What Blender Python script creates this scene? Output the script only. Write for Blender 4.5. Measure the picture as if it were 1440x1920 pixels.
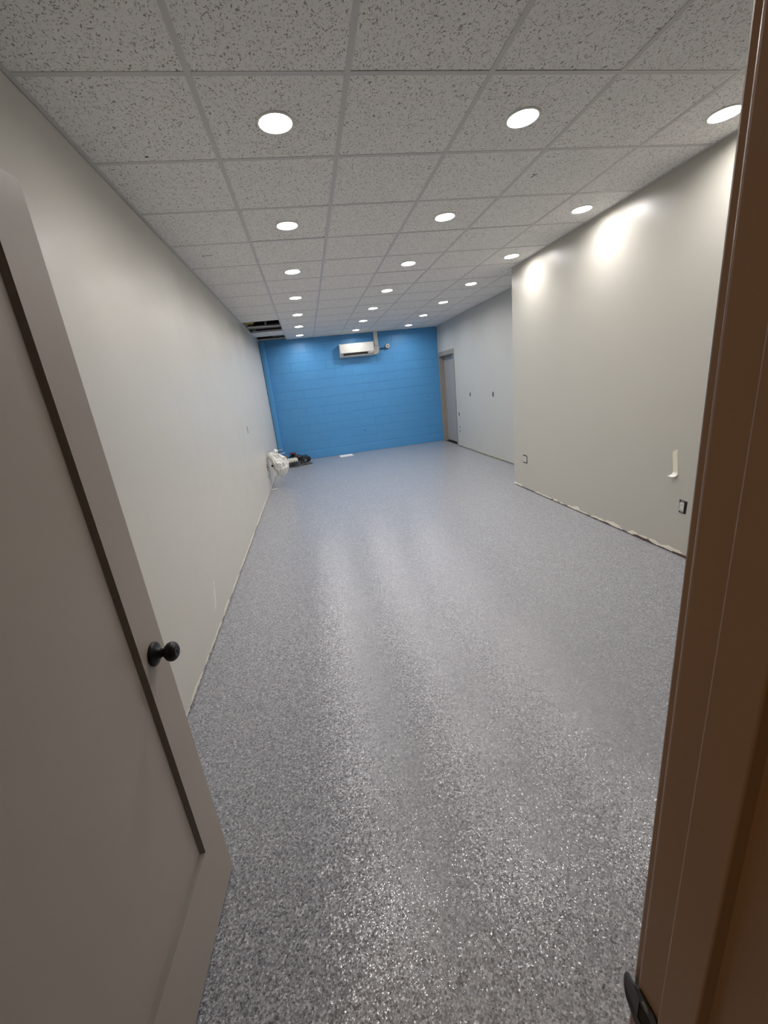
import bpy, bmesh, math, random
from mathutils import Vector, Matrix, noise

# ------------------------------------------------------------------ scene, camera, world, exposure
for o in list(bpy.data.objects):
    bpy.data.objects.remove(o)
SC = bpy.context.scene
COL = SC.collection
H = 2.7465                      # ceiling height
T = 0.6096                      # ceiling grid module
XL, XN, XF = -0.622, 2.970, 3.566
YN = 3.275                      # end of the near right wall
YB, SLOPE = 8.141, 0.0372       # back wall: y at the left corner, slope
YD = -1.834                     # room side of the front partition
YH = -1.945                     # hall side of the front partition

cam_d = bpy.data.cameras.new('camera')
cam = bpy.data.objects.new('camera', cam_d); COL.objects.link(cam)
right = Vector((0.97800365, -0.17906234, -0.1069838))
down = Vector((-0.15408719, -0.27450241, -0.94916045))
fwd = Vector((0.14059158, 0.94476722, -0.29605557))
m = Matrix((right, -down, -fwd)).transposed().to_4x4()
m.translation = Vector((0.25301, -2.04797, 1.55494))
cam.matrix_world = m
cam_d.sensor_fit = 'HORIZONTAL'; cam_d.sensor_width = 36.0
cam_d.lens = 767.733 / 1440.0 * 36.0
cam_d.clip_start = 0.02; cam_d.clip_end = 60
SC.camera = cam

w = bpy.data.worlds.new('world'); SC.world = w; w.use_nodes = True
w.node_tree.nodes['Background'].inputs[0].default_value = (0.9, 0.8, 0.7, 1)
w.node_tree.nodes['Background'].inputs[1].default_value = 0.02
SC.view_settings.view_transform = 'Standard'; SC.view_settings.look = 'None'
SC.view_settings.gamma = 1.0; SC.view_settings.use_curve_mapping = False
SC.view_settings.exposure = 0.0
LENS_STRENGTH = 196.0
LENS_COLOR = (1.0, 0.968, 0.950, 1)
HALL_POWER = 15.0

# ------------------------------------------------------------------ materials
def lin(c):
    return c / 12.92 if c <= 0.04045 else ((c + 0.055) / 1.055) ** 2.4
def hx(s):
    s = s.lstrip('#')
    return tuple(lin(int(s[i:i + 2], 16) / 255) for i in (0, 2, 4)) + (1,)

class Mat:
    def __init__(s, name, color=(.5, .5, .5, 1), rough=.5, metal=0., spec=.5):
        s.m = bpy.data.materials.new(name); s.m.use_nodes = True
        s.t = s.m.node_tree; s.n = s.t.nodes; s.l = s.t.links
        s.b = s.n['Principled BSDF']
        s.b.inputs['Base Color'].default_value = color
        s.b.inputs['Roughness'].default_value = rough
        s.b.inputs['Metallic'].default_value = metal
        s.b.inputs['Specular IOR Level'].default_value = spec
    def node(s, t, **kw):
        n = s.n.new(t)
        for k, v in kw.items():
            if k.startswith('_'): setattr(n, k[1:], v)
            else: n.inputs[k.replace('__', ' ')].default_value = v
        return n
    def pos(s, scale=(1, 1, 1), obj=False):
        mp = s.n.new('ShaderNodeMapping'); mp.inputs['Scale'].default_value = scale
        if obj:
            tc = s.n.new('ShaderNodeTexCoord'); s.l.new(tc.outputs['Object'], mp.inputs['Vector'])
        else:
            g = s.n.new('ShaderNodeNewGeometry'); s.l.new(g.outputs['Position'], mp.inputs['Vector'])
        return mp.outputs[0]
    def noise(s, vec, scale, detail=3, rough=.55):
        n = s.n.new('ShaderNodeTexNoise'); n.inputs['Scale'].default_value = scale
        n.inputs['Detail'].default_value = detail; n.inputs['Roughness'].default_value = rough
        s.l.new(vec, n.inputs['Vector']); return n.outputs['Fac']
    def ramp(s, fac, stops, interp='LINEAR'):
        r = s.n.new('ShaderNodeValToRGB'); r.color_ramp.interpolation = interp
        e = r.color_ramp.elements
        e[0].position, e[0].color = stops[0]; e[1].position, e[1].color = stops[1]
        for p, c in stops[2:]:
            x = e.new(p); x.color = c
        s.l.new(fac, r.inputs['Fac']); return r.outputs['Color']
    def mix(s, fac, a, b, mode='MIX'):
        n = s.n.new('ShaderNodeMix'); n.data_type = 'RGBA'; n.blend_type = mode
        for i, v in ((0, fac), (6, a), (7, b)):
            if hasattr(v, 'is_output'): s.l.new(v, n.inputs[i])
            else: n.inputs[i].default_value = v
        return n.outputs[2]
    def bump(s, h, strength, dist, to='Normal'):
        b = s.n.new('ShaderNodeBump'); b.inputs['Strength'].default_value = strength
        b.inputs['Distance'].default_value = dist
        s.l.new(h, b.inputs['Height']); s.l.new(b.outputs[0], s.b.inputs[to]); return b
    def base(s, c): s.l.new(c, s.b.inputs['Base Color'])
    def rough(s, c): s.l.new(c, s.b.inputs['Roughness'])

def g3(v, a=1): return (v, v, v, a)
def painted(name, color, rough, var=.06, bumpd=.0006, spec=.5):
    M = Mat(name, color, rough, spec=spec)
    p = M.pos()
    f = M.noise(p, 2.3, 4)
    c2 = tuple(x * (1 - var) for x in color[:3]) + (1,)
    M.base(M.mix(f, color, c2))
    M.rough(M.ramp(M.noise(p, 6, 3), [(.3, g3(rough - .05)), (.7, g3(rough + .06))]))
    M.bump(M.noise(p, 260, 2), .25, bumpd)
    return M.m
def plain(name, color, rough=.5, metal=0., var=.08, scale=30):
    M = Mat(name, color, rough, metal)
    c2 = tuple(x * (1 - var) for x in color[:3]) + (1,)
    M.base(M.mix(M.noise(M.pos(), scale, 2), color, c2))
    return M.m

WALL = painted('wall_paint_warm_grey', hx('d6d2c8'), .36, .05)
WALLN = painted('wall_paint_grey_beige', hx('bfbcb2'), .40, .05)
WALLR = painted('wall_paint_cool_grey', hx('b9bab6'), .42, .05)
BLUE = painted('blue_masonry_paint', hx('5097cf'), .42, .07, .0015)
BLUE_J = painted('blue_joint_paint', hx('4f96cf'), .42, .07, .0015)
TAUPE = painted('taupe_door_paint', hx('b9afa3'), .38, .05, .0003)
JAMB = painted('taupe_frame_dim_warm_tint', hx('846951'), .34, .05, .0003)  # taupe like the door; dim warm hall light put into the brown
DGREY = painted('grey_metal_door_paint', hx('9b9b9a'), .4, .04, .0003)
FRAMEG = painted('taupe_metal_frame_paint', hx('8f8981'), .4, .04, .0003)
HALLW = painted('hall_wall_paint', hx('8a7c6a'), .6, .05)
GRID = plain('ceiling_grid_metal', hx('c9c6c3'), .45, 0., .03, 3)
BLACK = plain('black_iron_knob', hx('1c1a1c'), .38, .3)
DARK = plain('dark_recess', hx('15130f'), .8)
WHITE = plain('white_plastic', hx('cfcec9'), .3, 0., .03)
WHITE2 = plain('white_trim_plastic', hx('ecebe6'), .4, 0., .03)
PVC = plain('cream_line_cover_plastic', hx('cfcdc4'), .4, 0., .04)
PAPER = plain('torn_cream_paper', hx('f0eadc'), .85, 0., .1, 40)
TAPEM = plain('cream_masking_tape', hx('e6dfc9'), .6, 0., .05, 60)
TAPEB = plain('tape_curled_end', hx('f4f1e8'), .6, 0., .05, 60)
WOODB = plain('brown_plate_wood', hx('6b5145'), .8, 0., .3, 25)
STEEL = plain('galvanised_steel', hx('8d8e8c'), .4, .6)
YELLOW = plain('yellow_insulation', hx('a08d3c'), .9, 0., .2)
PLEN = plain('dark_plenum', hx('2e2a26'), .9, 0., .3)
DUCT = plain('grey_duct', hx('6d6a68'), .6, 0., .2)
ORANGE = plain('orange_plastic', hx('c76a35'), .5)
RED = plain('dark_red_cloth', hx('6d1420'), .7)
SHEET = plain('white_sheet', hx('eef0ee'), .5, 0., .03)
CONC = plain('concrete', hx('6b6863'), .8)

def tile_mat():
    M = Mat('fissured_ceiling_tile', hx('c9c4bb'), .85, spec=.2)
    p = M.pos((1, 1, 1))
    # elongated fissures: two noises, one strongly warped
    wn = M.n.new('ShaderNodeTexNoise'); wn.inputs['Scale'].default_value = 45; wn.inputs['Detail'].default_value = 2
    M.l.new(p, wn.inputs['Vector'])
    add = M.n.new('ShaderNodeVectorMath'); add.operation = 'MULTIPLY_ADD'
    M.l.new(wn.outputs['Color'], add.inputs[0]); add.inputs[1].default_value = (.035, .035, .035); M.l.new(p, add.inputs[2])
    mp = M.n.new('ShaderNodeMapping'); mp.inputs['Scale'].default_value = (1.0, .55, 1); mp.inputs['Rotation'].default_value = (0, 0, .5)
    M.l.new(add.outputs[0], mp.inputs['Vector'])
    f1 = M.noise(mp.outputs[0], 130, 2, .6)
    pit = M.ramp(f1, [(.362, g3(1)), (.412, g3(0))])
    v = M.n.new('ShaderNodeTexVoronoi'); v.inputs['Scale'].default_value = 95
    M.l.new(add.outputs[0], v.inputs['Vector'])
    hole = M.ramp(v.outputs['Distance'], [(.16, g3(1)), (.24, g3(0))])
    vsel = M.noise(p, 40, 1)
    hs = M.mix(1., hole, M.ramp(vsel, [(.5, g3(0)), (.56, g3(1))]), 'MULTIPLY')
    allp = M.mix(1., pit, hs, 'LIGHTEN')
    mott = M.noise(p, 22, 4)
    c = M.mix(mott, hx('f1efec'), hx('e4e2df'))
    M.base(M.mix(allp, c, hx('948e88')))
    inv = M.n.new('ShaderNodeInvert'); M.l.new(allp, inv.inputs['Color'])
    M.bump(inv.outputs[0], .6, .002)
    return M.m
TILE = tile_mat()

def floor_mat():
    M = Mat('epoxy_flake_floor', g3(.3), .38)
    p = M.pos()
    v = M.n.new('ShaderNodeTexVoronoi'); v.inputs['Scale'].default_value = 165; M.l.new(p, v.inputs['Vector'])
    v2 = M.n.new('ShaderNodeTexVoronoi'); v2.inputs['Scale'].default_value = 330; M.l.new(p, v2.inputs['Vector'])
    sep = M.n.new('ShaderNodeSeparateColor'); M.l.new(v.outputs['Color'], sep.inputs[0])
    sep2 = M.n.new('ShaderNodeSeparateColor'); M.l.new(v2.outputs['Color'], sep2.inputs[0])
    c1 = M.ramp(sep.outputs[0], [(0., hx('5f6066')), (.16, hx('85868a')), (.42, hx('98999e')), (.66, hx('a5a6ac')), (.84, hx('bcbdc3')), (.95, hx('d8d8d8'))], 'CONSTANT')
    c2 = M.ramp(sep2.outputs[0], [(0., hx('585960')), (.2, hx('8f9094')), (.5, hx('9b9ca2')), (.8, hx('c4c5c8'))], 'CONSTANT')
    c = M.mix(.4, c1, c2)
    cloud = M.noise(p, .9, 3)
    c = M.mix(M.ramp(cloud, [(.35, g3(0)), (.7, g3(.18))]), c, hx('8f909b'))
    M.base(c)
    # small random facets of the flakes under and in the clear coat
    def facets(col, amt):
        sub = M.n.new('ShaderNodeVectorMath'); sub.operation = 'SUBTRACT'; sub.inputs[1].default_value = (.5, .5, .5)
        M.l.new(col, sub.inputs[0])
        sc = M.n.new('ShaderNodeVectorMath'); sc.operation = 'MULTIPLY'; sc.inputs[1].default_value = (amt, amt, 0)
        M.l.new(sub.outputs[0], sc.inputs[0])
        return sc.outputs[0]
    geo = M.n.new('ShaderNodeNewGeometry')
    hb = M.noise(p, 95, 2)
    for a1, a2, bs, sock in ((.30, .26, .35, 'Normal'), (.11, .135, .15, 'Coat Normal')):
        a = M.n.new('ShaderNodeVectorMath'); a.operation = 'ADD'
        M.l.new(geo.outputs['Normal'], a.inputs[0]); M.l.new(facets(v.outputs['Color'], a1), a.inputs[1])
        b = M.n.new('ShaderNodeVectorMath'); b.operation = 'ADD'
        M.l.new(a.outputs[0], b.inputs[0]); M.l.new(facets(v2.outputs['Color'], a2), b.inputs[1])
        nz = M.n.new('ShaderNodeVectorMath'); nz.operation = 'NORMALIZE'; M.l.new(b.outputs[0], nz.inputs[0])
        bp = M.n.new('ShaderNodeBump'); bp.inputs['Strength'].default_value = bs; bp.inputs['Distance'].default_value = .001
        M.l.new(hb, bp.inputs['Height']); M.l.new(nz.outputs[0], bp.inputs['Normal'])
        M.l.new(bp.outputs[0], M.b.inputs[sock])
    M.b.inputs['Coat Weight'].default_value = 0.75
    M.b.inputs['Coat Roughness'].default_value = .13
    M.b.inputs['Coat IOR'].default_value = 1.45
    M.b.inputs['Roughness'].default_value = .5
    return M.m
FLOOR = floor_mat()

def lens_mat():
    m_ = bpy.data.materials.new('glowing_lens'); m_.use_nodes = True
    n = m_.node_tree.nodes; b = n['Principled BSDF']
    b.inputs['Base Color'].default_value = (.9, .9, .9, 1)
    b.inputs['Emission Color'].default_value = LENS_COLOR
    b.inputs['Emission Strength'].default_value = LENS_STRENGTH
    return m_
LENS = lens_mat()

def bag_mat(name, col, rough, trans):
    M = Mat(name, col, rough)
    M.base(M.mix(M.noise(M.pos(), 18, 3), col, tuple(x * .8 for x in col[:3]) + (1,)))
    M.b.inputs['Subsurface Weight'].default_value = 0
    M.bump(M.noise(M.pos(), 60, 3), .4, .004)
    return M.m
BAGW = bag_mat('white_plastic_film', hx('f5f5f2'), .35, .2)
BAGB = bag_mat('black_plastic_film', hx('1d1c1e'), .28, 0)

# ------------------------------------------------------------------ helpers
def wpos(p):
    v = Vector((0, 0, 0))
    while p is not None:
        v += p.location; p = p.parent
    return v
def link(name, me, m_, parent=None, loc=None, kind=None):
    o = bpy.data.objects.new(name, me); COL.objects.link(o)
    if m_ is not None and not me.materials: me.materials.append(m_)
    if parent is not None: o.parent = parent
    if loc is not None: o.location = loc
    if kind: o['kind'] = kind
    return o
def tag(o, label=None, cat=None, group=None, kind=None):
    if label: o['label'] = label
    if cat: o['category'] = cat
    if group: o['group'] = group
    if kind: o['kind'] = kind
    return o
def empty(name, loc, rz=0.):
    o = bpy.data.objects.new(name, None); COL.objects.link(o)
    o.location = loc; o.rotation_euler = (0, 0, rz); o.empty_display_size = .1
    return o
def finish(bm, name, smooth=False):
    bmesh.ops.recalc_face_normals(bm, faces=bm.faces)
    me = bpy.data.meshes.new(name); bm.to_mesh(me); bm.free()
    if smooth:
        for p in me.polygons: p.use_smooth = True
    return me
def bm_box(bm, x, y, z, bev=0., seg=1):
    v = bmesh.ops.create_cube(bm, size=1)['verts']
    c = Vector(((x[0] + x[1]) / 2, (y[0] + y[1]) / 2, (z[0] + z[1]) / 2))
    for q in v:
        q.co = Vector((q.co.x * (x[1] - x[0]), q.co.y * (y[1] - y[0]), q.co.z * (z[1] - z[0]))) + c
    if bev > 0:
        es = list({e for q in v for e in q.link_edges})
        bmesh.ops.bevel(bm, geom=es, offset=bev, segments=seg, profile=.5, affect='EDGES')
def box(name, x, y, z, m_, parent=None, bev=0., seg=1, origin=True, kind=None, world=True):
    """box in world coordinates (parent is only translated); world=False: parent's own coordinates"""
    base = wpos(parent) if (parent is not None and world) else Vector((0, 0, 0))
    o0 = Vector((sum(x) / 2, sum(y) / 2, z[0])) if origin else Vector((0, 0, 0))
    bm = bmesh.new()
    bm_box(bm, (x[0] - o0.x, x[1] - o0.x), (y[0] - o0.y, y[1] - o0.y), (z[0] - o0.z, z[1] - o0.z), bev, seg)
    return link(name, finish(bm, name), m_, parent, o0 - base, kind)
def poly_prism(name, pts, axis, a, b, m_, parent=None, loc=(0, 0, 0), smooth=False, bev=0.):
    """extrude a 2D outline: axis 'x': pts are (y,z), axis 'y': (x,z), axis 'z': (x,y)"""
    bm = bmesh.new()
    def mk(p, t):
        return {'x': (t, p[0], p[1]), 'y': (p[0], t, p[1]), 'z': (p[0], p[1], t)}[axis]
    v = [bm.verts.new(mk(p, a)) for p in pts]
    f = bm.faces.new(v)
    r = bmesh.ops.extrude_face_region(bm, geom=[f])
    d = {'x': Vector((b - a, 0, 0)), 'y': Vector((0, b - a, 0)), 'z': Vector((0, 0, b - a))}[axis]
    bmesh.ops.translate(bm, vec=d, verts=[g for g in r['geom'] if isinstance(g, bmesh.types.BMVert)])
    if bev: bmesh.ops.bevel(bm, geom=list(bm.edges), offset=bev, segments=2, profile=.5, affect='EDGES')
    return link(name, finish(bm, name, smooth), m_, parent, loc)
def bm_lathe(bm, prof, seg=32, axis='z'):
    """prof: (radius, height)"""
    rings = []
    for r, h in prof:
        ring = []
        for i in range(seg):
            a = 2 * math.pi * i / seg
            c, s_ = r * math.cos(a), r * math.sin(a)
            ring.append(bm.verts.new({'z': (c, s_, h), 'x': (h, c, s_), 'y': (c, h, s_)}[axis]))
        rings.append(ring)
    for A, B in zip(rings, rings[1:]):
        for i in range(seg):
            bm.faces.new((A[i], A[(i + 1) % seg], B[(i + 1) % seg], B[i]))
    return rings
def lathe(name, prof, m_, parent=None, loc=(0, 0, 0), seg=32, axis='z', cap0=False, cap1=False, smooth=True):
    bm = bmesh.new(); R_ = bm_lathe(bm, prof, seg, axis)
    if cap0: bm.faces.new(R_[0])
    if cap1: bm.faces.new(R_[-1])
    o = link(name, finish(bm, name, smooth), m_, parent, loc)
    return o
def tube(name, pts, rad, m_, parent=None, loc=(0, 0, 0), seg=8, caps=True):
    bm = bmesh.new(); rings = []
    P_ = [Vector(p) for p in pts]
    for i, p in enumerate(P_):
        t = (P_[min(i + 1, len(P_) - 1)] - P_[max(i - 1, 0)]).normalized()
        up = Vector((0, 0, 1)) if abs(t.z) < .9 else Vector((1, 0, 0))
        u = t.cross(up).normalized(); v = t.cross(u)
        r = rad[i] if isinstance(rad, (list, tuple)) else rad
        rings.append([bm.verts.new(p + (u * math.cos(2 * math.pi * k / seg) + v * math.sin(2 * math.pi * k / seg)) * r) for k in range(seg)])
    for A, B in zip(rings, rings[1:]):
        for k in range(seg): bm.faces.new((A[k], A[(k + 1) % seg], B[(k + 1) % seg], B[k]))
    if caps: bm.faces.new(rings[0]); bm.faces.new(rings[-1])
    return link(name, finish(bm, name, True), m_, parent, loc)
def copy_tree(o, parent=None):
    c = o.copy(); COL.objects.link(c); c.parent = parent
    for ch in list(o.children): copy_tree(ch, c)
    return c

random.seed(7)
# ------------------------------------------------------------------ the setting
tag(box('floor', (XL - .15, XF + .15), (YH, 8.5), (-.12, 0), FLOOR, kind='structure'), 'grey flake epoxy floor with a glossy speckled coat')
tag(box('wall_left', (XL - .12, XL), (YD, 8.45), (.014, H + .5), WALL, kind='structure'), 'long warm grey painted drywall on the left')
tag(box('wall_right', (XN, XN + .12), (YD, YN), (.014, H + .5), WALLN, kind='structure'), 'near right grey painted drywall')
box('wall_return', (XN + .12, XF), (YN - .12, YN), (.014, H + .5), WALLR, kind='structure')
# far right wall with its door opening
D0, D1, DH = 7.205, 8.215, 2.10
wr = empty('wall_right_rear', (XF, 0, 0)); tag(wr, 'set-back grey wall with the door at its far end', kind='structure')
box('wall_panel', (XF, XF + .16), (YN - .12, D0), (.014, H + .5), WALLR, wr)
box('wall_panel', (XF, XF + .16), (D1, 8.45), (0, H + .5), WALLR, wr)
box('wall_panel', (XF, XF + .16), (D0, D1), (DH, H + .5), WALLR, wr)
box('backing_wall', (XF + .20, XF + .25), (D0 - .3, D1 + .2), (0, 2.4), DARK, wr)
# dark bottom plates seen in the gap under the drywall
box('baseboard_left', (XL - .11, XL - .012), (YD, 8.2), (0, .013), WOODB, kind='structure')
box('baseboard_right', (XN + .010, XN + .11), (YD, YN - .01), (0, .013), WOODB, kind='structure')
box('baseboard_right_rear', (XF + .010, XF + .15), (YN, D0), (0, .013), WOODB, kind='structure')

# torn drywall paper and plaster along the foot of the walls
def torn(name, x, side, y0, y1, hmax, dens, seed, m_=PAPER, zb=.012, label=None):
    rnd = random.Random(seed)
    bm = bmesh.new(); y = y0
    while y < y1:
        L = rnd.uniform(.06, .45)
        if rnd.random() < dens:
            n = max(4, int(L / .018)); hh = rnd.uniform(.25, 1.) * hmax
            top = []; bot = []
            for i in range(n + 1):
                t = i / n; yy = min(y + L * t, y1)
                env = min(1, 5 * t, 5 * (1 - t)) ** .6
                h = zb + max(.0015, hh * env * (.55 + .45 * noise.noise(Vector((yy * 9, seed, 0)))) + rnd.uniform(-.003, .003))
                top.append((yy, h)); bot.append((yy, zb - rnd.uniform(-.002, .004)))
            th = .0022
            fr = [[bm.verts.new((side * th, yy, z)) for yy, z in top], [bm.verts.new((side * th, yy, z)) for yy, z in bot]]
            bk = [bm.verts.new((0, yy, z)) for yy, z in top]
            for i in range(n):
                bm.faces.new((fr[0][i], fr[0][i + 1], fr[1][i + 1], fr[1][i]))
                bm.faces.new((fr[0][i], bk[i], bk[i + 1], fr[0][i + 1]))
        y += L * rnd.uniform(.8, 1.4)
    o = link(name, finish(bm, name), m_, None, (x, 0, 0), 'structure')
    if label: o['label'] = label
    return o
torn('trim_1', XL, 1, -1.2, 8.0, .048, .9, 3, label='torn cream paper edge along the foot of the left wall')
torn('trim_2', XN, -1, -.9, YN, .055, .85, 11, label='torn cream paper edge along the foot of the near right wall')
torn('trim_3', XF, -1, YN + .3, D0 - .1, .035, .45, 5, plain('yellowed_paper', hx('b9b27a'), .8), label='yellowed paper edge along the foot of the rear right wall')
# brown chips of exposed plate on the near right wall
for (ya, yb_, h_) in ((.42, .60, .013), (.80, 1.02, .014), (1.32, 1.42, .008)):
    bm = bmesh.new(); rnd = random.Random(int(ya * 100)); n = 12
    tp = [bm.verts.new((-.0028, ya + (yb_ - ya) * i / n, .012 + h_ * (.5 + .5 * rnd.random()) * min(1, 4 * i / n + .2, 4 * (1 - i / n) + .2))) for i in range(n + 1)]
    bt = [bm.verts.new((-.0028, ya + (yb_ - ya) * i / n, .008)) for i in range(n + 1)]
    for i in range(n): bm.faces.new((tp[i], tp[i + 1], bt[i + 1], bt[i]))
    bk = [bm.verts.new((0, v_.co.y, v_.co.z)) for v_ in tp]
    for i in range(n): bm.faces.new((tp[i], bk[i], bk[i + 1], tp[i + 1]))
    link('trim_4', finish(bm, 'chip'), WOODB, None, (XN, 0, 0), 'structure')

# ------------------------------------------------------------------ back wall: painted concrete blocks
ang = math.atan(SLOPE); BL = (XF - XL) / math.cos(ang)
wb = empty('wall_back', (XL, YB, 0), ang); tag(wb, 'bright blue painted concrete block wall', kind='structure')
box('mortar_bed', (-.2, BL + .02), (.0036, .25), (0, H + .03), BLUE_J, wb, world=False)
BLK_L, BLK_H, J = .4064, .2032, .008
box('upper_wall', (-.2, BL + .02), (.001, .25), (H + .03, 3.25), PLEN, wb, world=False)
def block_mesh(L, h):
    bm = bmesh.new(); bm_box(bm, (J / 2, L - J / 2), (0, .03), (J / 2, h - J / 2), .0022)
    return finish(bm, 'block')
full = block_mesh(BLK_L, BLK_H); full.materials.append(BLUE)
rnd = random.Random(21)
z = .205; row = 0
while z < H:
    x = -(row % 2) * BLK_L / 2
    while x < BL:
        a, b = max(x, 0), min(x + BLK_L, BL)
        if b - a > .02:
            bh_ = min(BLK_H, H + .028 - z)
            if b - a > BLK_L - 1e-4 and bh_ > BLK_H - 1e-4: me = full
            else:
                me = block_mesh(b - a, bh_); me.materials.append(BLUE)
            link('block', me, None, wb, (a, rnd.uniform(-.0007, .0005), z))
        x += BLK_L
    z += BLK_H; row += 1
# low kerb course standing a little proud of the blocks
o = box('kerb', (0, BL), (-.012, .02), (0, .192), BLUE, wb, .006, 2, world=False); o['label'] = 'smooth blue kerb course at the foot of the wall'
# blue boxed chase in the left corner
o = box('corner_chase', (0, .115), (-.11, .003), (.0, H + .02), BLUE, wb, .025, 3, world=False); o['label'] = 'blue rounded vertical chase in the left corner'
# small plugged hole and a scuff
lathe('plugged_hole', [(.012, 0), (.014, -.003), (.010, -.006)], DARK, wb, (2.16, -.001, .52), 10, 'y', cap1=True)
lathe('plugged_hole', [(.010, 0), (.011, -.003), (.008, -.005)], DARK, wb, (3.86, -.001, 1.14), 10, 'y', cap1=True)

# ------------------------------------------------------------------ ceiling: plenum deck, grid and tiles
ceil = box('ceiling', (XL - .1, XF + .1), (YD, 8.5), (3.25, 3.3), PLEN, kind='structure')
ceil['label'] = 'suspended ceiling of fissured tiles in a metal grid'
cw = wpos(ceil)
def cbox(name, x, y, z, m_, bev=0.): return box(name, x, y, z, m_, ceil, bev)
TW, TH_ = .0238, .0016
def xmax(y0, y1): return XN if y1 <= YN + .05 else XF
def yend(x): return YB + SLOPE * (x - XL)
# tiles; a light position cuts a round hole out of its tile
COLS = [(XL + .001, 0.0)] + [(i * T, (i + 1) * T) for i in range(0, 4)]
lights = []
LX = [(.5 * T,), (2.5 * T,), (2.70,)]
for c in range(3):
    for r in range(7):
        x = (.5 * T, 2.5 * T, 2.700)[c]
        if c == 2 and r >= 3: x = 2.715
        lights.append((c, r, x, (2 * r + .5) * T))
TILE_T = .014; ZT = H + .0016
tile_cache = {}
def tile_mesh(L, W, hole=None):
    key = (round(L, 3), round(W, 3), hole)
    if key in tile_cache: return tile_cache[key]
    bm = bmesh.new()
    if hole is None:
        bm_box(bm, (0, L), (0, W), (0, TILE_T))
    else:
        hx_, hy_, hr = hole; seg = 24
        ring0 = []; ring1 = []; out0 = []
        for i in range(seg):
            a = 2 * math.pi * (i + .5) / seg; c, s_ = math.cos(a), math.sin(a)
            ring0.append(bm.verts.new((hx_ + hr * c, hy_ + hr * s_, 0)))
            ring1.append(bm.verts.new((hx_ + hr * c, hy_ + hr * s_, TILE_T)))
            tx = (L - hx_) / c if c > 1e-9 else (-hx_) / c
            ty = (W - hy_) / s_ if s_ > 1e-9 else (-hy_) / s_
            t = min(abs(tx), abs(ty))
            out0.append((hx_ + t * c, hy_ + t * s_))
        ov = [bm.verts.new((px, py, 0)) for px, py in out0]
        ov1 = [bm.verts.new((px, py, TILE_T)) for px, py in out0]
        crn = {}
        for i in range(seg):
            j = (i + 1) % seg
            pts = [ov[i]]
            (x0, y0), (x1, y1) = out0[i], out0[j]
            if abs(x0 - x1) > 1e-6 and abs(y0 - y1) > 1e-6:
                cx = x0 if (abs(x0) < 1e-6 or abs(x0 - L) < 1e-6) else x1
                cy = y0 if (abs(y0) < 1e-6 or abs(y0 - W) < 1e-6) else y1
                pts.append(bm.verts.new((cx, cy, 0)))
            pts.append(ov[j])
            bm.faces.new(pts + [ring0[j], ring0[i]])
            bm.faces.new((ring0[i], ring0[j], ring1[j], ring1[i]))
            bm.faces.new((ov[i], ov[j], ov1[j], ov1[i]))
            bm.faces.new((ring1[i], ring1[j], ov1[j], ov1[i]))
    me = finish(bm, 'ceiling_tile'); me.materials.append(TILE)
    tile_cache[key] = me
    return me
def cols_for(k):
    y0 = k * T
    c = [(-1, XL + .002, 0.0)] + [(i, i * T, (i + 1) * T) for i in range(4)]
    if y0 + T <= YN + .05: c.append((4, 4 * T, XN - .002))
    else: c += [(4, 4 * T, 5 * T), (5, 5 * T, XF - .002)]
    return c
rnd = random.Random(4)
OPEN = {(-1, 9), (-1, 10), (-1, 12), (-1, 13)}
for k in range(-3, 14):
    for (i, x0, x1) in cols_for(k):
        if (i, k) in OPEN: continue
        y0, y1 = k * T, (k + 1) * T
        if k == -3: y0 = max(y0, YD + .002)
        if k == 13: y1 = min(y1, yend(x0) - .004)
        if (i, k) in ((4, 5), (5, 5)):
            if i == 5: y0 = YN + .002
        g = .0045
        hole = None
        for (c, r, lx, ly) in lights:
            if x0 < lx < x1 and y0 < ly < y1:
                hole = (round(lx - x0 - g, 4), round(ly - y0 - g, 4), .074)
        if i == 4 and k == 5:   # notched round the wall end: simple full depth up to the wall face
            me = tile_mesh(x1 - x0 - 2 * g, y1 - y0 - 2 * g, hole)
        else:
            me = tile_mesh(x1 - x0 - 2 * g, y1 - y0 - 2 * g, hole)
        dz = rnd.choice((0, 0, 0, .0006, .0012))
        link('ceiling_tile', me, None, ceil, Vector((x0 + g, y0 + g, ZT + dz)) - cw)
# grid: main runners lengthwise, cross tees between them
def tee_mesh(L, along):
    bm = bmesh.new(); h = TW / 2
    if along == 'y':
        bm_box(bm, (-h, h), (0, L), (0, TH_), .0004); bm_box(bm, (-.003, .003), (0, L), (TH_, .03))
    else:
        bm_box(bm, (0, L), (-h, h), (0, TH_), .0004); bm_box(bm, (0, L), (-.003, .003), (TH_, .03))
    me = finish(bm, 'tee'); me.materials.append(GRID); return me
for i in range(0, 6):
    x = i * T
    ya = YD + .002 if i < 5 else YN + .004
    yb_ = yend(x) - .004
    link('main_runner', tee_mesh(yb_ - ya, 'y'), None, ceil, Vector((x, ya, H)) - cw)
ct_cache = {}
for k in range(-2, 14):
    y = k * T
    segs = [(XL + .002, 0)] + [(i * T, (i + 1) * T) for i in range(4)]
    if y < YN: segs.append((4 * T, XN - .002))
    else: segs += [(4 * T, 5 * T), (5 * T, XF - .002)]
    for (a, b) in segs:
        if a < 0 and k in (10, ): continue
        a2, b2 = (a if a < 0 else a + TW / 2), b - (TW / 2 if b not in (XN - .002, XF - .002) else 0)
        L = round(b2 - a2, 4)
        if L not in ct_cache: ct_cache[L] = tee_mesh(L, 'x')
        link('cross_tee', ct_cache[L], None, ceil, Vector((a2, y, H + .0001)) - cw)
# loose tee left hanging across the open bays
o = box('cross_tee', (XL + .03, -.02), (10 * T - .015, 10 * T + .015), (H - .002, H + .022), GRID, ceil, .003)
o['label'] = 'wider pale bar crossing the open ceiling bay'; o.rotation_euler = (0, 0, .10)
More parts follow.
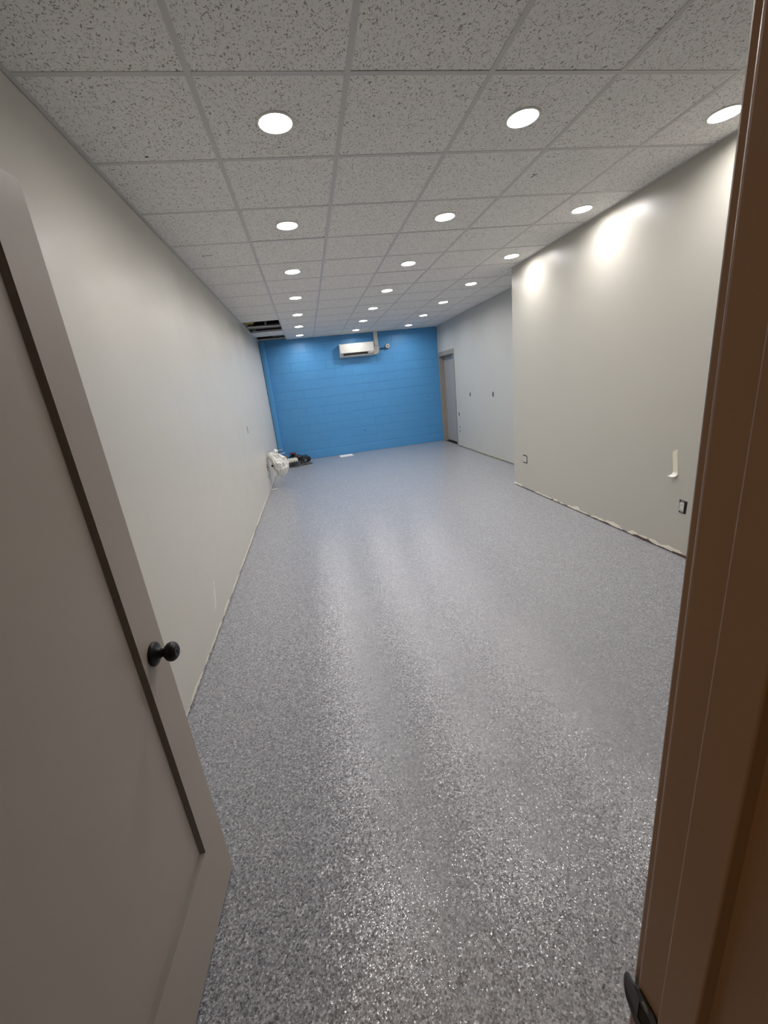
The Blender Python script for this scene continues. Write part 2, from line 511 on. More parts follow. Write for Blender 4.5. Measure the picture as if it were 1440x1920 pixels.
# wall angles
def angle(x0, x1, y0, y1): return cbox('wall_angle', (x0, x1), (y0, y1), (H - .0004, H + .0014), GRID)
angle(XL, XL + .022, YD, YB - .01); cbox('wall_angle', (XL, XL + .0015), (YD, YB - .01), (H - .0004, H + .022), GRID)
angle(XN - .022, XN, YD, YN); angle(XF - .022, XF, YN, 8.28); angle(XN - .022, XF, YN, YN + .022)
# dark marks on the tiles
for (x, y, L, wd, rz) in ((-.392, 2.09, .085, .006, .02), (-.340, .558, .016, .010, 0), (1.931, .918, .05, .006, 1.9), (1.92, .90, .022, .005, .6), (-.33, 6.98, .09, .02, 0)):
    o = box('tile_scratch', (-L / 2, L / 2), (-wd / 2, wd / 2), (0, .0012), DARK if y < 3 else DUCT, ceil, world=False)
    o.location = Vector((x, y, ZT - .0008)) - cw; o.rotation_euler = (0, 0, rz)
# what shows in the open bays
cbox('joist', (XL, 3.5), (5.70, 5.74), (2.98, 3.25), PLEN); cbox('joist', (XL, 3.5), (6.42, 6.46), (2.98, 3.25), PLEN)
cbox('joist', (XL, 3.5), (7.55, 7.59), (2.98, 3.25), PLEN); cbox('joist', (XL, 3.5), (8.0, 8.04), (2.98, 3.25), PLEN)
cbox('insulation_batt', (XL, XL + .17), (5.55, 6.05), (2.80, 3.0), YELLOW, .02)
cbox('duct', (-.37, -.30), (5.5, 6.02), (2.83, 2.9), DUCT, .01); cbox('duct', (-.27, -.24), (5.5, 6.02), (2.83, 2.88), STEEL, .005)
tube('conduit', [(XL, 6.36, 2.80), (-.30, 6.36, 2.80), (-.285, 6.36, 2.83), (-.28, 6.36, 2.95)], .022, STEEL, ceil, -cw)
cbox('duct', (XL, -.02), (6.56, 6.66), (2.80, 2.86), DUCT, .01)
cbox('duct', (XL, -.02), (7.62, 7.72), (2.83, 2.90), PLEN, .01); cbox('duct', (-.28, -.02), (7.85, 7.90), (2.80, 2.83), DUCT, .01)
box('plenum_end', (XL - .1, XF + .1), (8.33, 8.42), (H + .05, 3.25), PLEN, ceil)

# ------------------------------------------------------------------ recessed lights (the fixture carries its own light in the lens)
def make_light():
    r = empty('recessed_light', (0, 0, H)); e = .0016
    lathe('trim_ring', [(.0850, .0016), (.0852, -.0015), (.0835, -.0042), (.0790, -.0050), (.0745, -.0045), (.0720, .0000), (.0685, .0110)], WHITE2, r, seg=48)
    bm = bmesh.new(); ring = [bm.verts.new((.0685 * math.cos(2 * math.pi * i / 40), .0685 * math.sin(2 * math.pi * i / 40), .0108)) for i in range(40)]
    bm.faces.new(list(reversed(ring)))
    me = bpy.data.meshes.new('lens'); bm.to_mesh(me); bm.free()
    link('lens', me, LENS, r)
    lathe('housing', [(.0700, .012), (.0700, .05), (.04, .055)], STEEL, r, seg=24, cap1=True)
    return r
proto = make_light()
ordw = ['nearest', 'second', 'third', 'fourth', 'fifth', 'sixth', 'farthest']
rown = ['left row', 'middle row', 'right row']
for n_, (c, r, x, y) in enumerate(lights):
    o = proto if n_ == 0 else copy_tree(proto)
    o.location = (x, y, H)
    tag(o, 'round recessed ceiling light, %s from the doorway in the %s' % (ordw[r], rown[c]), 'ceiling light', 'recessed ceiling lights in three rows')

# ------------------------------------------------------------------ open door on the left
hinge = Vector((-.2550, -.935, 0)) - .864 * Vector((.09006, .99594, 0))
phi = math.atan2(.99594, .09006)      # leaf runs along +X of the door's own frame
dr = empty('door_1', hinge, phi)
tag(dr, 'taupe painted shaker panel door standing open at the left, black round knob', kind='structure')
W_, HT, TK = .864, 2.032, .035
# own frame: X along the leaf from the hinge, -Y is the face seen from the doorway (towards the room's right)
def dbox(name, x, y, z, bev=.0003): return box(name, x, y, z, TAUPE, dr, bev, 2, world=False)
ST, TR, BR, PD = .117, .13, .243, .0
Z0 = .010
dbox('stile', (W_ - ST, W_), (0, TK), (Z0, HT)); dbox('stile', (0, ST), (0, TK), (Z0, HT))
dbox('rail', (ST, W_ - ST), (0, TK), (Z0, Z0 + BR), .0); dbox('rail', (ST, W_ - ST), (0, TK), (HT - TR, HT), .0)
dbox('door_panel', (ST - .002, W_ - ST + .002), (.0135, TK - .0135), (Z0 + BR - .002, HT - TR + .002), 0)
# bevelled sticking round the panel
def stick(pts, nm='sticking'):
    bm = bmesh.new(); v = [bm.verts.new(p) for p in pts]; bm.faces.new(v)
    bmesh.ops.solidify(bm, geom=bm.faces[:], thickness=.0015)
    return link(nm, finish(bm, nm), TAUPE, dr)
xa, xb, za, zb_ = ST, W_ - ST, Z0 + BR, HT - TR
s_ = .0085
stick([(xb, .0006, za), (xb, .0006, zb_), (xb - s_, .0135, zb_ - s_), (xb - s_, .0135, za + s_)])
stick([(xa, .0006, za), (xa, .0006, zb_), (xa + s_, .0135, zb_ - s_), (xa + s_, .0135, za + s_)])
stick([(xa, .0006, za), (xb, .0006, za), (xb - s_, .0135, za + s_), (xa + s_, .0135, za + s_)])
stick([(xa, .0006, zb_), (xb, .0006, zb_), (xb - s_, .0135, zb_ - s_), (xa + s_, .0135, zb_ - s_)])
# knob: profile along -Y
kb = lathe('rosette', [(.0320, .0), (.0325, -.0025), (.0315, -.006), (.0285, -.0085), (.0265, -.0095), (.020, -.0125), (.0145, -.017), (.0125, -.021)], BLACK, dr, (W_ - .0600, 0, .9285), 40, 'y')
kb['label'] = 'black round rosette'
kn = lathe('knob', [(.0118, -.018), (.0112, -.027), (.0125, -.031), (.0185, -.034), (.0238, -.0395), (.0262, -.0465), (.0258, -.0525), (.0225, -.0585), (.0180, -.0615), (.0175, -.0625), (.0095, -.0640), (.0085, -.0632), (.0050, -.0632), (.0045, -.0645)], BLACK, dr, (W_ - .0600, 0, .9285), 40, 'y', cap1=True)
kn['label'] = 'black round door knob with a small centre button'
lathe('knob', [(.0118, .0), (.0112, .010), (.0185, .016), (.0258, .028), (.0180, .0435)], BLACK, dr, (W_ - .0600, TK, .9285), 24, 'y', cap1=True)
box('latch_plate', (W_ - .0005, W_ + .001), (TK / 2 - .0125, TK / 2 + .0125), (.90, .957), BLACK, dr, world=False)
for zz in (.18, 1.0, 1.80):
    lathe('hinge', [(.007, 0), (.007, .09)], BLACK, dr, (-.006, TK + .004, zz), 10, 'z', True, True)

# ------------------------------------------------------------------ doorway frame at the right and the front partition
XJ = .487                      # face of the right jamb
XJL = -.372
fr = empty('trim_5', (XJ, YD, 0)); tag(fr, 'taupe door jamb with stop at the right edge, toned brown for dim warm light', kind='structure')
o = box('jamb', (XJ, XJ + .019), (YH, YD), (0, 2.055), JAMB, fr, .004, 4)
box('jamb', (XJL - .019, XJL), (YH, YD), (0, 2.055), JAMB, fr, .002, 2)
box('head_jamb', (XJL, XJ), (YH, YD), (2.040, 2.059), JAMB, fr, .002, 2)
box('stop', (XJ - .0115, XJ + .001), (-1.899, -1.869), (0, 2.041), JAMB, fr, .0014, 2)
box('stop', (XJL - .001, XJL + .0115), (-1.899, -1.869), (0, 2.041), JAMB, fr, .0014, 2)
box('head_stop', (XJL, XJ), (-1.899, -1.869), (2.029, 2.041), JAMB, fr, .0014, 2)
# casing on the hall side and the room side
box('casing', (XJ + .010, XJ + .075), (YD, YD + .013), (0, 2.12), JAMB, fr, .002, 2)
box('casing', (XJL - .075, XJL - .010), (YD, YD + .013), (0, 2.12), JAMB, fr, .002, 2)
box('casing', (XJ + .006, XJ + .066), (YH - .016, YH), (0, 2.12), JAMB, fr, .004, 2)
box('casing', (XJL - .066, XJL - .006), (YH - .016, YH), (0, 2.12), JAMB, fr, .004, 2)
box('casing', (XJL - .006, XJ + .006), (YH - .016, YH), (2.046, 2.12), JAMB, fr, .004, 2)
# strike plate with curled lip, two screws and the latch mortise
sp = empty('strike_plate', (0, 0, 0)); sp.parent = fr; sp.location = Vector((XJ, -1.8475, .9285)) - wpos(fr)
sp['label'] = 'black metal strike plate with rounded lip'
bm = bmesh.new()
def outline():
    P_ = []
    # y from -.0145 (hall side) to +.0125, then the lip bulges on to +.030
    yb2, yf = -.0145, .0125; hz = .0285; r = .004
    P_ += [(yb2, -hz + r), (yb2 + r, -hz)]
    P_ += [(yf - .004, -hz), (yf + .002, -hz + .006)]
    for i in range(9):
        a = -1.15 + 2.3 * i / 8
        P_.append((yf + .004 + .0145 * math.cos(a), .019 * math.sin(a) / math.sin(1.15)))
    P_ += [(yf + .002, hz - .006), (yf - .004, hz), (yb2 + r, hz), (yb2, hz - r)]
    return P_
OUT = outline()
def plate_pt(y, z, off):        # the lip curls back towards the wall past the jamb edge
    x = -off
    if y > .014: x += ((y - .014) ** 2) * 14
    return (x, y, z)
f0 = [bm.verts.new(plate_pt(y, z, .0022)) for y, z in OUT]
f1 = [bm.verts.new(plate_pt(y, z, .0002)) for y, z in OUT]
# latch hole
HO = [(-.0075, -.0135), (.0065, -.0135), (.0065, .0135), (-.0075, .0135)]
h0 = [bm.verts.new((-.0022, y, z)) for y, z in HO]; h1 = [bm.verts.new((-.0002, y, z)) for y, z in HO]
n = len(OUT)
def near_q(y, z):
    return min(range(4), key=lambda q: (HO[q][0] - y) ** 2 + (HO[q][1] - z) ** 2)
for A_, B_ in ((f0, h0), (f1, h1)):
    q = [near_q(*p) for p in OUT]
    for i in range(n):
        j = (i + 1) % n
        if q[i] == q[j]: bm.faces.new((A_[i], A_[j], B_[q[i]]))
        else: bm.faces.new((A_[i], A_[j], B_[q[j]], B_[q[i]]))
for i in range(n): bm.faces.new((f0[i], f0[(i + 1) % n], f1[(i + 1) % n], f1[i]))
for i in range(4): bm.faces.new((h0[i], h0[(i + 1) % 4], h1[(i + 1) % 4], h1[i]))
link('plate', finish(bm, 'plate'), BLACK, sp)
for zz in (-.021, .021):
    lathe('screw', [(.0042, -.0024), (.0034, -.0034), (.0010, -.0026)], STEEL, sp, (0, -.001, zz), 16, 'x', cap1=True)
box('mortise', (-.0012, .0006), (-.0075, .0065), (-.0135, .0135), DARK, sp, world=False)

wf = empty('wall_front', (0, YD, 0)); tag(wf, 'partition holding the doorway', kind='structure')
box('wall_panel', (XJ + .019, XN + .12), (YH, YD), (0, H + .5), HALLW, wf)
box('wall_panel', (XL - .12, XJL - .019), (YH, YD), (0, H + .5), HALLW, wf)
box('wall_panel', (XJL - .019, XJ + .019), (YH, YD), (2.059, H + .5), HALLW, wf)

# hallway the photograph is taken from
hall = empty('wall_hall', (0, -2.6, 0)); tag(hall, 'dim hallway outside the doorway', kind='structure')
box('hall_floor', (-1.6, 2.2), (-3.6, YH), (-.12, -.001), CONC, hall)
box('hall_ceiling', (-1.6, 2.2), (-3.6, YH), (2.5, 2.6), HALLW, hall)
box('hall_wall', (-1.7, -1.6), (-3.6, YH), (0, 2.5), HALLW, hall)
box('hall_wall', (2.2, 2.3), (-3.6, YH), (0, 2.5), HALLW, hall)
box('hall_wall', (-1.7, 2.3), (-3.7, -3.6), (0, 2.5), HALLW, hall)
ld = bpy.data.lights.new('hall_lamp', 'AREA'); ld.shape = 'DISK'; ld.size = .3; ld.energy = HALL_POWER; ld.color = (1, .72, .45)
lo = bpy.data.objects.new('hall_lamp', ld); COL.objects.link(lo); lo.location = (-.9, -2.7, 2.48)

# ------------------------------------------------------------------ door at the far right
d2 = empty('door_2', (XF, (D0 + D1) / 2, 0)); tag(d2, 'plain grey flush door set deep in a taupe metal frame beside the blue wall', kind='structure')
FW = .05
def frame_side(y0, y1): return box('frame_jamb', (XF - .012, XF + .15), (y0, y1), (0, DH + .045), FRAMEG, d2, .004, 2)
frame_side(D0 - .045, D0 + .012); frame_side(D1 - .012, D1 + .045)
box('frame_head', (XF - .012, XF + .15), (D0 + .012, D1 - .012), (DH - .055, DH + .045), FRAMEG, d2, .004, 2)
box('frame_stop', (XF + .085, XF + .105), (D1 - .028, D1 - .010), (0, DH - .05), FRAMEG, d2, .002)
box('frame_stop', (XF + .085, XF + .105), (D0 + .010, D0 + .028), (0, DH - .05), FRAMEG, d2, .002)
box('frame_stop', (XF + .085, XF + .105), (D0 + .028, D1 - .028), (DH - .071, DH - .053), FRAMEG, d2, .002)
box('door_leaf', (XF + .105, XF + .148), (D0 + .014, D1 - .014), (.028, DH - .058), DGREY, d2, .002)
box('threshold_shade', (XF + .03, XF + .19), (D0 + .012, D1 - .012), (0, .004), DARK, d2)  # dark sheet on the floor, the shade under the leaf as colour
box('drywall_edge', (XF - .002, XF + .0), (D1 + .045, D1 + .060), (.014, DH + .05), SHEET, d2)

# ------------------------------------------------------------------ wall mounted air conditioner
ax = empty('air_conditioner', (XL + 1.77 * math.cos(ang), YB + SLOPE * 1.77, 2.235), ang)
tag(ax, 'white wall-mounted split air conditioner high on the blue wall', 'air conditioner')
AW, AH, AD = .80, .30, .205
prof = [(0, 0.0), (-.06, 0.0), (-.125, .012), (-.165, .040), (-.188, .078), (-.200, .13), (-.203, .20), (-.200, .262), (-.190, .287), (-.170, .298), (-.10, .300), (0, .300)]
body_p = [(0, .0), (-.055, .0), (-.118, .014), (-.150, .040), (-.176, .078), (-.188, .13), (-.190, .262), (-.17, .292), (-.10, .296), (0, .296)]
poly_prism('casing', body_p, 'x', .012, AW - .012, WHITE, ax)
def fan_cap(a, b): return poly_prism('end_cap', prof, 'x', a, b, WHITE, ax, bev=.002)
fan_cap(0, .016); fan_cap(AW - .016, AW)
front = [(-.186, .088), (-.198, .092), (-.201, .13), (-.204, .20), (-.201, .264), (-.192, .285), (-.186, .285), (-.190, .2)]
o = poly_prism('front_panel', front, 'x', .017, AW - .017, WHITE, ax); o['label'] = 'glossy white curved front panel'
box('air_outlet', (.075, AW - .155), (-.1815, -.150), (.044, .085), DARK, ax, .002, world=False)['label'] = 'dark air outlet slot'
lv = poly_prism('louver', [(-.172, .030), (-.168, .036), (-.125, .014), (-.128, .010)], 'x', .072, AW - .150, WHITE, ax)
for k in range(5):
    box('vane', (.14 + k * .11, .143 + k * .11), (-.172, -.150), (.046, .074), WHITE, ax, world=False)
box('display_window', (AW - .13, AW - .03), (-.1835, -.16), (.056, .080), PVC, ax, .002, world=False)
for k in range(3):
    box('indicator', (AW - .115 + k * .018, AW - .108 + k * .018), (-.1845, -.18), (.064, .071), STEEL, ax, world=False)
for k in range(18):
    x = .03 + k * .0425
    box('intake_slat', (x, x + .012), (-.155, -.03), (.296, .3015), PVC, ax, world=False)

# ------------------------------------------------------------------ line cover from ceiling to the unit
lc = empty('line_cover', (XL + 2.665 * math.cos(ang), YB + SLOPE * 2.665, 2.25), ang)
tag(lc, 'cream plastic line cover dropping from the ceiling and curving to the air conditioner', 'pipe cover')
poly_prism('vertical_duct', [(-.048, .0), (-.048, -.050), (-.040, -.060), (.040, -.060), (.048, -.050), (.048, .0)], 'z', .165, H - 2.25 + .002, PVC, lc)
el = [(-.088, .0), (-.04, .0), (.0, .006), (.025, .022), (.042, .046), (.050, .080), (.051, .17), (-.051, .19), (-.060, .175), (-.066, .13), (-.075, .11), (-.088, .098)]
poly_prism('elbow', el, 'y', -.064, 0, PVC, lc, bev=.003)
arc = [(-.055, .195), (-.02, .192), (.02, .178), (.047, .158), (.052, .168), (.022, .186), (-.02, .200), (-.055, .203)]
poly_prism('joint_band', arc, 'y', -.066, 0, PVC, lc)
box('side_gap', (-.068, -.0525), (-.05, 0), (.10, .21), DARK, lc, world=False)

# ------------------------------------------------------------------ small round-faced box with cable
cb = empty('sensor_box', (XL + 2.93 * math.cos(ang), YB + SLOPE * 2.93, 2.405), ang)
tag(cb, 'small white box with dark round centre and black cable on the blue wall', 'sensor')
box('back_box', (-.052, .040), (-.040, 0), (-.045, .045), STEEL, cb, .006, 2, world=False)
lathe('face_disc', [(.046, -.038), (.047, -.048), (.042, -.054), (.015, -.056), (.013, -.052)], WHITE, cb, (.004, 0, .004), 28, 'y', cap1=True)
box('corner_tab', (.014, .046), (-.050, -.036), (.018, .052), WHITE, cb, .004, 2, world=False)
lathe('centre_hole', [(.013, -.054), (.011, -.058)], DARK, cb, (.004, 0, .004), 16, 'y', cap1=True)
tube('cable', [(-.045, -.02, -.015), (-.075, -.035, -.030), (-.105, -.03, -.02), (-.14, -.02, -.035), (-.19, -.012, -.045)], .008, BLACK, cb)
tube('cable', [(.02, -.02, -.045), (-.01, -.035, -.062), (-.06, -.03, -.055), (-.10, -.03, -.05), (-.16, -.015, -.03)], .006, BLACK, cb)

# ------------------------------------------------------------------ receptacles and switch boxes
def wall_thing(name, x, y, z, facing):
    """own frame: +X along the wall, -Y out of the wall"""
    rz = {'-x': -math.pi / 2, '+x': math.pi / 2, '-y': 0}[facing]
    return empty(name, (x, y, z), rz)
def outlet(y, z, bw, bh, label, dy=0, dz=0, rim=True, kind='duplex'):
    e = wall_thing('wall_outlet', XN, y, z, '-x'); tag(e, label, 'outlet')
    # box rim standing flush in a rough cutout
    bm = bmesh.new()
    rnd = random.Random(int(y * 50))
    pts = []
    for (px, pz) in ((-bw, -bh), (-bw * .2, -bh), (bw, -bh), (bw, -bh * .1), (bw, bh), (bw * .2, bh), (-bw, bh), (-bw, bh * .2)):
        pts.append((px / 2 + rnd.uniform(-.003, .003), pz / 2 + rnd.uniform(-.003, .003)))
    poly_prism('wall_cutout', pts, 'y', -.0012, .0002, DARK, e)
    if kind == 'duplex':
        box('yoke', (dx0 + -.016, dx0 + .016), (-.003, 0), (-.049 + dz, .049 + dz), STEEL, e, .0006, world=False)
        box('receptacle', (dx0 - .0190, dx0 + .0190), (-.0075, -.002), (-.034 + dz, .034 + dz), WHITE, e, .002, 2, world=False)
        for s in (-1, 1):
            box('slot', (dx0 - .0075, dx0 - .0055), (-.0080, -.006), (dz + s * .019 - .004, dz + s * .019 + .004), DARK, e, world=False)
            box('slot', (dx0 + .0050, dx0 + .0070), (-.0080, -.006), (dz + s * .019 - .003, dz + s * .019 + .003), DARK, e, world=False)
            box('slot', (dx0 - .0022, dx0 + .0022), (-.0080, -.006), (dz + s * .019 - .012, dz + s * .019 - .008), DARK, e, world=False)
        box('reset_button', (dx0 - .004, dx0 + .004), (-.0084, -.006), (dz - .003, dz + .003), PVC, e, world=False)
        for s in (-1, 1):
            lathe('screw', [(.003, -.0030), (.0025, -.0042)], STEEL, e, (dx0, 0, dz + s * .043), 10, 'y', cap1=True)
    return e
# own +X points towards -Y (towards the camera) on the right walls
dx0 = -.006
outlet(.5445, .4045, .066, .104, 'white duplex outlet in a rough black cutout below the peeling tape')
dx0 = -.004
e = outlet(2.966, .4065, .112, .104, 'white double outlet without cover plate near the outer corner of the right wall', kind='double')
for dx in (-.024, .022):
    box('receptacle', (dx - .019, dx + .019), (-.008, 0), (-.040, .040), WHITE, e, .002, 2, world=False)
    for s in (-1, 1):
        box('slot', (dx - .008, dx - .005), (-.0086, -.006), (s * .019 - .005, s * .019 + .005), DARK, e, world=False)
        box('slot', (dx + .005, dx + .008), (-.0086, -.006), (s * .019 - .005, s * .019 + .005), DARK, e, world=False)
def switch_box(y, z, bw, bh, label):
    e = wall_thing('switch_box', XF, y, z, '-x'); tag(e, label, 'electrical box')
    poly_prism('box_opening', [(-bw / 2, -bh / 2), (bw / 2, -bh / 2 + .002), (bw / 2 - .002, bh / 2), (-bw / 2 + .002, bh / 2 - .001)], 'y', -.0015, .0002, DARK, e)
    box('box_rim', (-bw / 2 - .002, -bw / 2 + .002), (-.004, 0), (-bh / 2, bh / 2), STEEL, e, world=False)
    box('box_rim', (bw / 2 - .002, bw / 2 + .002), (-.004, 0), (-bh / 2, bh / 2), STEEL, e, world=False)
    tube('wire', [(-.008, 0, -.02), (-.012, -.010, -.008), (0, -.012, .006), (.008, -.004, .02)], .002, BLACK, e, seg=6)
    return e
switch_box(6.305, 1.166,   .038, .078, 'open black switch box on the rear right wall, the one nearer the grey door')
switch_box(5.206, 1.171, .042, .086, 'open black switch box on the rear right wall, the one nearer the outer corner')
switch_box(7.013, .731, .036, .074, 'small dark wall box low beside the grey door frame')
for i, (z_, r_) in enumerate(((.440, .016), (.355, .018))):
    e = wall_thing('pipe_stub', XF, 7.010, z_, '-x')
    tag(e, ('upper' if i == 0 else 'lower') + ' of the two small grey pipe stubs low beside the grey door frame', 'pipe stub', 'pipe stubs beside the grey door')
    lathe('collar', [(r_ + .008, 0), (r_ + .008, -.003), (r_, -.005), (r_ * .6, -.012), (r_ * .5, -.010)], STEEL, e, (0, 0, 0), 14, 'y', cap1=True)

# ------------------------------------------------------------------ peeling tape on the right wall
def strip(name, pts, wid, m_, parent, thick=.0008):
    """pts: (y, z, off) centre line on the wall (own frame x=out of wall)"""
    bm = bmesh.new(); A = []; B = []
    for (y, z, off, sk, w_) in pts:
        A.append(bm.verts.new((off, y - w_ / 2, z + sk))); B.append(bm.verts.new((off, y + w_ / 2, z - sk)))
    for i in range(len(pts) - 1): bm.faces.new((A[i], A[i + 1], B[i + 1], B[i]))
    bmesh.ops.recalc_face_normals(bm, faces=bm.faces); bmesh.ops.solidify(bm, geom=bm.faces[:], thickness=thick)
    return link(name, finish(bm, name, False), m_, parent)
tp = empty('masking_tape', (XN, 0, 0)); tag(tp, 'peeling strip of cream masking tape with a curled end on the right wall', 'tape')
strip('tape_strip', [(.664, .832, -.0012, .010, .040), (.6635, .80, -.0012, 0, .043), (.6425, .66, -.0012, -.003, .046)], .04, TAPEM, tp)
strip('curled_end', [(.6425, .661, -.0014, -.003, .046), (.642, .650, -.004, -.003, .046), (.645, .640, -.012, -.003, .046), (.650, .633, -.024, -.002, .046), (.658, .630, -.036, 0, .046)], .04, TAPEB, tp)
# small tape and slit on the left wall
t2 = empty('tape_scrap', (XL, 0, 0)); tag(t2, 'narrow pale tape scrap low on the left wall near the open door', 'tape')
strip('tape_strip', [(.842, .292, .0014, 0, .026), (.800, .225, .0014, 0, .034), (.748, .160, .0018, 0, .034)], .02, TAPEB, t2)
strip('tape_scrap_top', [(.872, .318, .0012, 0, .026), (.845, .300, .0012, 0, .030)], .02, TAPEB, t2)
t3 = empty('wall_slit', (XL, 3.95, 1.16)); tag(t3, 'thin grey vertical slit halfway up the left wall', 'wall slot')
box('slit', (0, .0012), (-.022, .022), (-.045, .045), DUCT, t3, .0, world=False)

# ------------------------------------------------------------------ plumbing stubs, dark boxes and hanging bag on the left wall
def wall_pipe(y, z, L, r, label, sag=.0):
    e = empty('pipe_stub', (XL, y, z)); tag(e, label, 'pipe stub')
    tube('pipe', [(-.02, 0, 0), (L * .5, 0, sag / 2), (L, 0, sag)], r, WHITE, e, seg=10)
    lathe('end_cap', [(r, L - .012), (r * 1.35, L - .010), (r * 1.35, L + .004), (r * .8, L + .008)], WHITE, e, (0, 0, sag), 12, 'x', cap1=True)
    return e
wall_pipe(4.98, .055, .135, .010, 'thin white pipe stub just above the floor on the left wall, nearest the doorway', .0)
wall_pipe(7.90, .345, .115, .009, 'upper thin white pipe stub by the blue wall corner')
wall_pipe(7.90, .263, .165, .009, 'lower thin white pipe stub by the blue wall corner')
for (y, z, w_, h_, lab) in ((5.33, .385, .06, .13, 'open dark wall box behind the hanging white bag'), (5.27, .235, .045, .075, 'open dark wall box below the hanging white bag')):
    e = wall_thing('wall_box', XL, y, z, '+x'); tag(e, lab, 'electrical box')
    poly_prism('box_opening', [(-w_ / 2, -h_ / 2), (w_ / 2, -h_ / 2 + .006), (w_ / 2 - .004, h_ / 2), (-w_ / 2 + .004, h_ / 2 - .003)], 'y', -.0015, .0002, DARK, e)
    box('box_rim', (-w_ / 2 - .002, -w_ / 2 + .002), (-.004, 0), (-h_ / 2, h_ / 2 - .004), STEEL, e, world=False)
    tube('wire', [(-.006, 0, -.02), (-.01, -.012, 0), (.004, -.014, .012), (.006, -.003, .022)], .0025, BLACK, e, seg=6)

def blob(name, size, sub, amp, freq, seed, m_, parent=None, loc=(0, 0, 0), shape=None, fold=0.):
    bm = bmesh.new(); bmesh.ops.create_icosphere(bm, subdivisions=sub, radius=1)
    for v in bm.verts:
        d = v.co.normalized()
        s1 = noise.noise(d * freq + Vector((seed, 0, 0)))
        s2 = 1 - abs(noise.noise(d * freq * 2.1 + Vector((0, seed, 0)))) * 2
        s3 = 1 - abs(noise.noise(d * freq * 3.7 + Vector((0, 0, seed)))) * 2
        r = 1 + amp * (s1 + fold * s2 + fold * .45 * s3)
        co = d * r
        if shape: co = shape(co)
        v.co = Vector((co.x * size[0], co.y * size[1], co.z * size[2]))
    return link(name, finish(bm, name, False), m_, parent, loc)
bg = empty('plastic_bag', (XL + .012, 5.50, .16)); tag(bg, 'crumpled white plastic bag hanging from a pipe on the left wall', 'bag')
def crumple(name, rings_, seed, folds, m_, parent, loc, seg=96):
    """film gathered round an axis: rings_ = (centre, rx, ry, fold depth); sharp pleats plus dents"""
    bm = bmesh.new(); R_ = []
    n_r = 40
    for k in range(n_r):
        t = k / (n_r - 1) * (len(rings_) - 1); i = min(int(t), len(rings_) - 2); f = t - i
        f = f * f * (3 - 2 * f)
        c = Vector(rings_[i][0]).lerp(Vector(rings_[i + 1][0]), f)
        rx, ry, fd = (rings_[i][j] * (1 - f) + rings_[i + 1][j] * f for j in (1, 2, 3))
        ring = []
        for q in range(seg):
            a = 2 * math.pi * q / seg
            u = Vector((math.cos(a) * folds, math.sin(a) * folds, k * .085 + seed))
            p1 = 1 - 2 * abs(noise.noise(u)); p2 = noise.noise(u * .45 + Vector((7, 3, seed)))
            p3 = 1 - 2 * abs(noise.noise(Vector((u.x * 2.4, u.y * 2.4, k * .32 + seed))))
            r = 1 + fd * (.9 * (p1 - .6) + .8 * p2 + .35 * (p3 - .6))
            ring.append(bm.verts.new(c + Vector((math.cos(a) * rx * r, math.sin(a) * ry * r, .012 * p2 + .006 * p3))))
        R_.append(ring)
    for A, B in zip(R_, R_[1:]):
        for q in range(seg): bm.faces.new((A[q], A[(q + 1) % seg], B[(q + 1) % seg], B[q]))
    bm.faces.new(R_[0]); bm.faces.new(R_[-1])
    return link(name, finish(bm, name), m_, parent, loc)
crumple('bag_body', [((.215, 0, -.01), .018, .02, .3), ((.21, 0, .05), .075, .075, .42), ((.205, 0, .15), .125, .13, .42), ((.195, 0, .25), .140, .14, .40), ((.165, 0, .34), .130, .12, .40), ((.120, 0, .41), .090, .085, .4), ((.08, 0, .435), .03, .04, .3)], 3.3, 2.6, BAGW, bg, (0, 0, 0))
crumple('bag_handles', [((.075, .01, .26), .02, .03, .3), ((.075, .01, .32), .045, .055, .4), ((.080, .01, .39), .060, .065, .4), ((.085, .01, .435), .045, .045, .4), ((.09, .01, .455), .01, .012, .2)], 8.1, 2.2, BAGW, bg, (0, 0, 0), 64)
tube('support_pipe', [(.0, .02, .365), (.18, .02, .365)], .012, WHITE, bg, seg=10)
o = blob('bag_knot', (.045, .05, .040), 3, .3, 2, 1.2, BAGW, bg, (.135, .28, .43)); o['label'] = 'small white crumpled tuft above the bag'
blob('bag_hole', (.018, .008, .022), 2, .2, 2, 1.7, DARK, bg, (.075, -.118, .235))

# ------------------------------------------------------------------ heap of bags and tools at the foot of the blue wall
def sheet(name, outline_, m_, parent, loc, amp, seed, n=26):
    """crumpled film inside an outline (star-shaped about the origin), resting on the floor"""
    bm = bmesh.new(); rings = []
    N = len(outline_)
    cen = bm.verts.new((0, 0, amp))
    for k in range(1, 13):
        t = k / 12; ring = []
        for i, (x, y) in enumerate(outline_):
            p = Vector((x * t, y * t, 0))
            h = max(.002, (1 - t ** 3) * amp * (.55 + .9 * abs(noise.noise(p * 14 + Vector((seed, 0, 0))) ) + .5 * noise.noise(p * 31 + Vector((0, seed, 0)))))
            ring.append(bm.verts.new((p.x, p.y, h)))
        rings.append(ring)
    for i in range(N): bm.faces.new((cen, rings[0][i], rings[0][(i + 1) % N]))
    for A, B in zip(rings, rings[1:]):
        for i in range(N): bm.faces.new((A[i], A[(i + 1) % N], B[(i + 1) % N], B[i]))
    base_ = [bm.verts.new((v.co.x, v.co.y, 0)) for v in rings[-1]]
    for i in range(N): bm.faces.new((rings[-1][i], rings[-1][(i + 1) % N], base_[(i + 1) % N], base_[i]))
    return link(name, finish(bm, name), m_, parent, loc)
rnd = random.Random(12)
OL = []
for i in range(44):
    a = 2 * math.pi * i / 44
    r = 1 + .12 * math.sin(3 * a + 1) + rnd.uniform(-.07, .07)
    OL.append((.33 * r * math.cos(a), .17 * r * math.sin(a)))
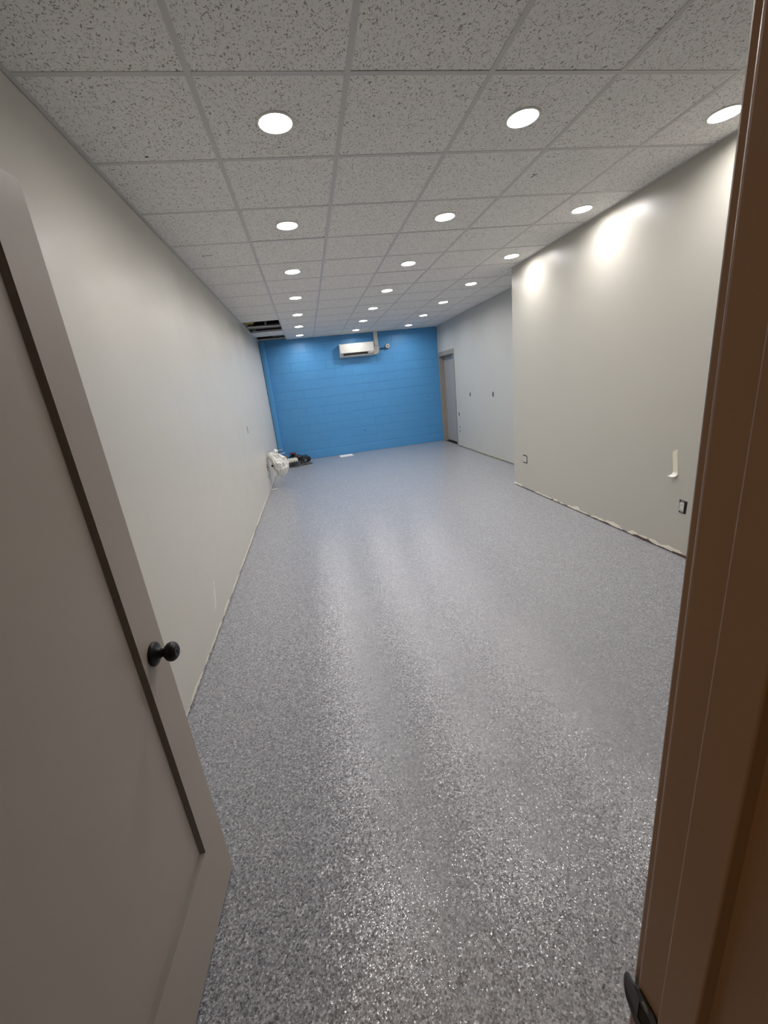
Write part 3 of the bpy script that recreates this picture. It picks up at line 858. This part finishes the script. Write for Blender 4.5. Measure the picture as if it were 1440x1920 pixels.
gb = sheet('garbage_bag', OL, BAGB, None, (-.21, 7.47, 0), .085, 4.2)
tag(gb, 'flattened glossy black plastic bag on the floor by the blue wall', 'bag')
rr = empty('white_rag_roll', (-.318, 7.745, .025), .03); tag(rr, 'lumpy white rag roll on the floor behind the flattened black bag', 'rag')
bm = bmesh.new()
prf = []
for i in range(19):
    t = i / 18
    prf.append((.072 * (min(1, 6 * t + .2, 6 * (1 - t) + .2)) ** .5 * (1 + .12 * math.sin(i * 2.1)), -.15 + .30 * t))
lathe('roll', [(a_ * 1.0, b_ * .9) for a_, b_ in prf], plain('white_cloth', hx('dedbd4'), .9, 0, .15, 60), rr, (0, 0, .045), 18, 'x', True, True)
tb = empty('tool_pouch', (-.01, 7.83, .005), .1); tag(tb, 'black tool pouch on the floor just right of the white roll', 'tool bag')
blob('pouch', (.125, .08, .070), 4, .18, 2.0, 5.5, plain('black_canvas', hx('17171a'), .7), tb, (0, 0, .06), None, .3)
lathe('pouch_cap', [(.028, 0), (.028, -.012), (.020, -.014)], STEEL, tb, (-.01, -.085, .045), 18, 'y', cap1=True)
tube('strap', [(-.09, 0, .10), (-.04, .02, .15), (.03, .02, .155), (.09, .0, .09)], .010, BLACK, tb)
bb = blob('black_bag', (.15, .075, .085), 4, .18, 2.1, 9.4, BAGB, None, (-.24, 7.985, .098), None, .4)
tag(bb, 'bulky black bag bundle between the white roll and the blue wall', 'bag')
oc = empty('orange_cap', (-.470, 7.87, .15)); tag(oc, 'orange topped can behind the white hanging bag', 'can')
lathe('can', [(.036, -.15), (.037, .0), (.034, .012)], WHITE, oc, seg=18, cap0=True)
lathe('cap', [(.034, .010), (.034, .045), (.028, .055)], ORANGE, oc, seg=18, cap0=True, cap1=True)
rd = blob('red_cloth', (.075, .045, .022), 3, .25, 2, 2.2, RED, None, (-.29, 7.965, .214), None, .3)
tag(rd, 'small dark red cloth on top of the black bundle', 'cloth')
# white sheet lying by the wall
ws = empty('white_vent_cover', (.965, 7.93, 0), .06); tag(ws, 'flat white rectangular cover lying on the floor by the blue wall', 'cover')
box('panel', (-.15, .15), (-.13, .13), (.0, .010), SHEET, ws, .002, 2, world=False)
box('panel_end', (.15, .175), (-.12, .10), (.0, .008), PVC, ws, .001, 1, world=False)
